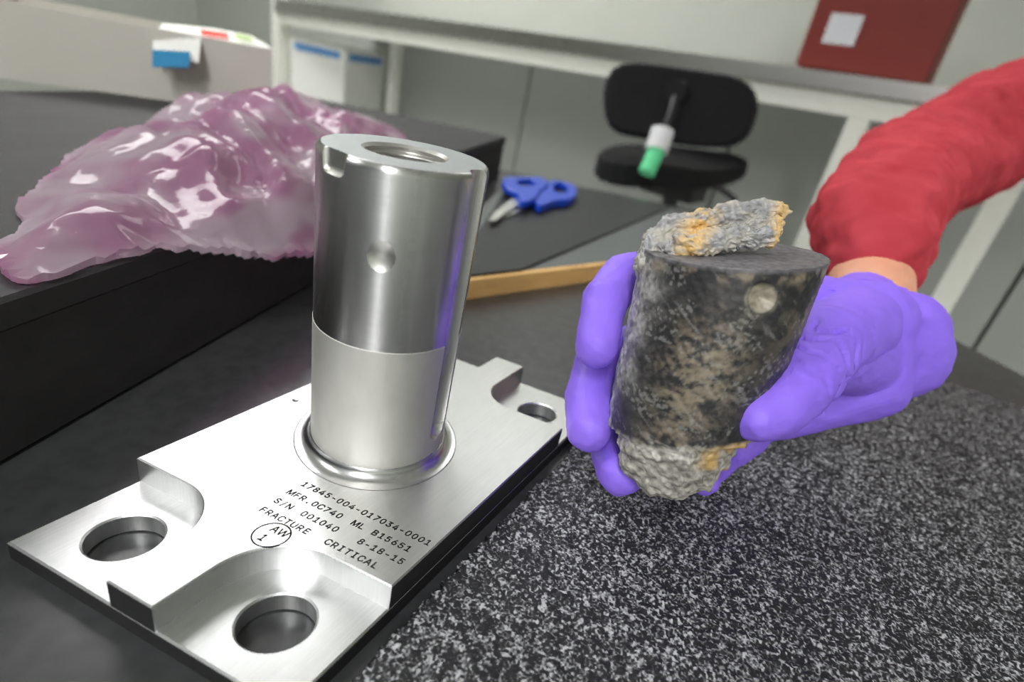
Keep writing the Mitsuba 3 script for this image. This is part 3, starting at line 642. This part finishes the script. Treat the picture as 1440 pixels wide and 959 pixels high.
def tint(v, torn):
    _, a, r = local(v); t = (v - T1) @ nt
    n1 = meshkit.fbm(v * 150, 4, 11); n2 = np.clip((meshkit.fbm(v * 520, 3, 12) - .5) * 1.7 + .5, 0, 1); n3 = meshkit.fbm(v * 45, 3, 13)
    q = np.stack([(v @ (ax * .8 - sd * .6)) * 650, (v @ (sd * .8 + ax * .6)) * 90, (v @ vw) * 200], -1); scr_ = meshkit.fbm(q, 3, 14)
    dark = np.array([0.016, 0.016, 0.018]); grey = np.array([0.30, 0.295, 0.285]); tan = np.array([0.165, 0.135, 0.098]); pale = np.array([0.36, 0.345, 0.31]); och = np.array([0.62, 0.40, 0.14])
    def mx(c, d, w): return c * (1 - w[:, None]) + d * w[:, None]
    c = np.tile(dark, (len(v), 1)) * (0.7 + 1.1 * n2[:, None])
    blot = np.exp(-((t - 0.042) / 0.020) ** 2 - ((a - 0.05) / 0.42) ** 2) + 0.55 * np.exp(-((t - 0.075) / 0.012) ** 2 - ((a + 0.05) / 0.35) ** 2)
    c = mx(c, tan * (0.7 + .9 * n2[:, None]), np.clip(blot * sstep(0.36, 0.66, n1 * .75 + n2 * .3) * 1.35, 0, .9))
    right = sstep(0.5, 1.0, a) * sstep(.06, .01, t)
    c = mx(c, tan * .8, right * sstep(.4, .65, n1) * .8)
    c = mx(c, grey * .8, sstep(0.62, 0.80, scr_) * 0.42)
    speck = np.clip((meshkit.fbm(v * 700, 2, 19) - .5) * 2 + .5, 0, 1) * sstep(.42, .6, meshkit.fbm(v * 70, 3, 23))
    c = mx(c, grey, sstep(.55, .85, speck) * .42)
    left = sstep(-0.40, -0.9, a + (n3 - .5) * 1.1 + np.clip(t - .02, 0, .05) * 10)
    c = mx(c, grey * (0.55 + 1.1 * n2[:, None]), left * (0.35 + 0.65 * sstep(.35, .6, n1)))
    rim = np.exp(-((t - 0.0035) / 0.0022) ** 2)
    c = mx(c, tan * 1.5, rim * sstep(.45, .65, n1) * .9)
    top = sstep(0.0022, 0.0008, t)
    c = mx(c, np.array([0.10, 0.095, 0.105]) * (0.6 + n2[:, None]), top * .9)
    fl_ = sstep(0.0028, -0.0008, fract(v) - (n1 - .5) * .004)
    c = mx(c, pale * (0.25 + 1.2 * n2[:, None]), fl_)
    c = mx(c, och * .8, fl_ * sstep(.25, .6, a) * sstep(.5, .6, n3))
    d = np.linalg.norm(v - hp, axis=1); nd = np.abs((v - hp) @ hn_)
    c = mx(c, np.array([0.27, 0.245, 0.19]) * (.5 + .9 * n2[:, None]), sstep(.0074, .006, d) * sstep(-.0002, -.0009, (v - hp) @ hn_))
    if torn:
        c = mx(np.tile(np.array([0.30, 0.30, 0.31]), (len(v), 1)) * (0.55 + 0.9 * n2[:, None]), pale * 1.15, sstep(.42, .62, n1))
        xs = (v - AXT) @ sd
        c = mx(c, och * 1.15, np.clip(np.exp(-((xs + 0.016) / 0.006) ** 2) * sstep(.35, .55, n1) + np.exp(-((xs - 0.015) / 0.0035) ** 2) * sstep(.45, .6, n3) * .8, 0, 1) * sstep(-.0, .012, (v - AXT) @ vw + .02))
    return np.clip(c, 0.003, 0.95)
put('broken_pin__body', body, 'mat_charred', smooth=True, color=tint(np.array(body.vertices), False))
put('broken_pin__torn_lip', lipm, 'mat_charred', 'torn crumbling grey lip with ochre rust', smooth=True, color=tint(np.array(lipm.vertices), True))
lab('broken_pin', 'charred broken pin with a torn top held in a purple glove', 'machine part')

# ------------------------------------------------------------------ person: forearm, purple glove, red sleeve
def ch(*p): return chain([(at(x, y, d), r) for x, y, d, r in p])
fing = [
    ch((1040, 400, .315, .012), (955, 372, .312, .0112), (878, 388, .288, .0112), (850, 424, .272, .0112), (839, 488, .258, .0100)),
    ch((1040, 470, .325, .012), (920, 470, .322, .0115), (838, 512, .292, .0112), (826, 560, .276, .0112), (829, 603, .262, .0110)),
    ch((1050, 550, .325, .0115), (940, 570, .322, .011), (862, 612, .295, .0108), (862, 640, .280, .0112), (872, 664, .266, .0112)),
    ch((1060, 610, .320, .0105), (1020, 640, .320, .0098), (993, 664, .304, .009), (989, 676, .292, .0080)),
]
palm = lumps([(at(1040, 405, .318), .012), (at(1045, 600, .322), .012), (at(1150, 440, .325), .016), (at(1150, 560, .325), .015), (at(1230, 450, .32), .022), (at(1225, 540, .32), .020)])
wrist = lumps([(at(1180, 470, .325), .020), (at(1180, 535, .325), .020), (at(1265, 470, .335), .026), (at(1265, 500, .335), .026)])
cuff = lumps([(at(1215, 470, .325), .026), (at(1262, 490, .335), .028), (at(1214, 440, .362), .027)])
thenar = lumps([(at(1205, 455, .312), .020), (at(1165, 474, .275), .0185), (at(1160, 500, .272), .0175), (at(1215, 510, .318), .020)])
thumb = ch((1205, 458, .300, .021), (1162, 482, .262, .0178), (1120, 546, .238, .0140), (1096, 570, .232, .0124), (1066, 588, .228, .0105))
hand = m3.Manifold.batch_boolean(fing + [palm, wrist, thenar, thumb, cuff], m3.OpType.Add)
hm = tm(hand.refine_to_length(0.0017)); hm.merge_vertices()
trimesh.smoothing.filter_taubin(hm, 0.5, 0.51, 30)
hv = np.array(hm.vertices); hnm = np.array(hm.vertex_normals)
def seg(v, a, b):
    d = b - a; t = np.clip(((v - a) @ d) / (d @ d), 0, 1); return t, np.linalg.norm(v - (a + t[:, None] * d), axis=1)
tA, tB = at(1162, 482, .262), at(1085, 578, .230)
tq, dq = seg(hv, tA, tB)
along = (hv - tA) @ ((tB - tA) / np.linalg.norm(tB - tA))
wr = -np.exp(-((np.sin(along * 330 + 2.2 * meshkit.noise(hv * 90, 2) * 2) / 0.30) ** 2)) * meshkit.noise(hv * 120, 6) * np.exp(-((tq - 0.40) / 0.36) ** 2) * sstep(.036, .020, dq)
hv = hv + hnm * (wr * 0.0040 + (meshkit.fbm(hv * 110, 3, 21) - 0.5) * 0.0022)[:, None]
hm = trimesh.Trimesh(hv, hm.faces, process=False)
put('person__glove', hm, 'mat_glove', 'tight purple rubber glove', smooth=True)
f0, f1, f2 = at(1225, 440, .355), at(1222, 350, .44), at(1290, 255, .62)
fore = chain([(f0, .024), (f1, .030), (f2, .042)])
fm = tm(fore.refine_to_length(.006)); put('person__forearm', fm, 'mat_skin', smooth=True)
slv = chain([(at(1225, 352, .40), .0375), (at(1232, 320, .43), .045), (at(1242, 285, .47), .049), (at(1300, 235, .62), .062), (at(1420, 170, .75), .075), (at(1900, 20, 1.0), .085)])
sm = tm(slv.refine_to_length(.004)); sm.merge_vertices(); sv_, sn = np.array(sm.vertices), np.array(sm.vertex_normals)
sv_ += sn * ((crumple(sv_, 4, 26, 31) - .5) * .016 + (meshkit.fbm(sv_ * 30, 3, 32) - .5) * .016)[:, None]
put('person__sleeve', trimesh.Trimesh(sv_, sm.faces, process=False), 'mat_red_cloth', 'red sleeve', smooth=True)
lab('person', 'arm in a red sleeve and purple glove holding up the charred pin', 'person')
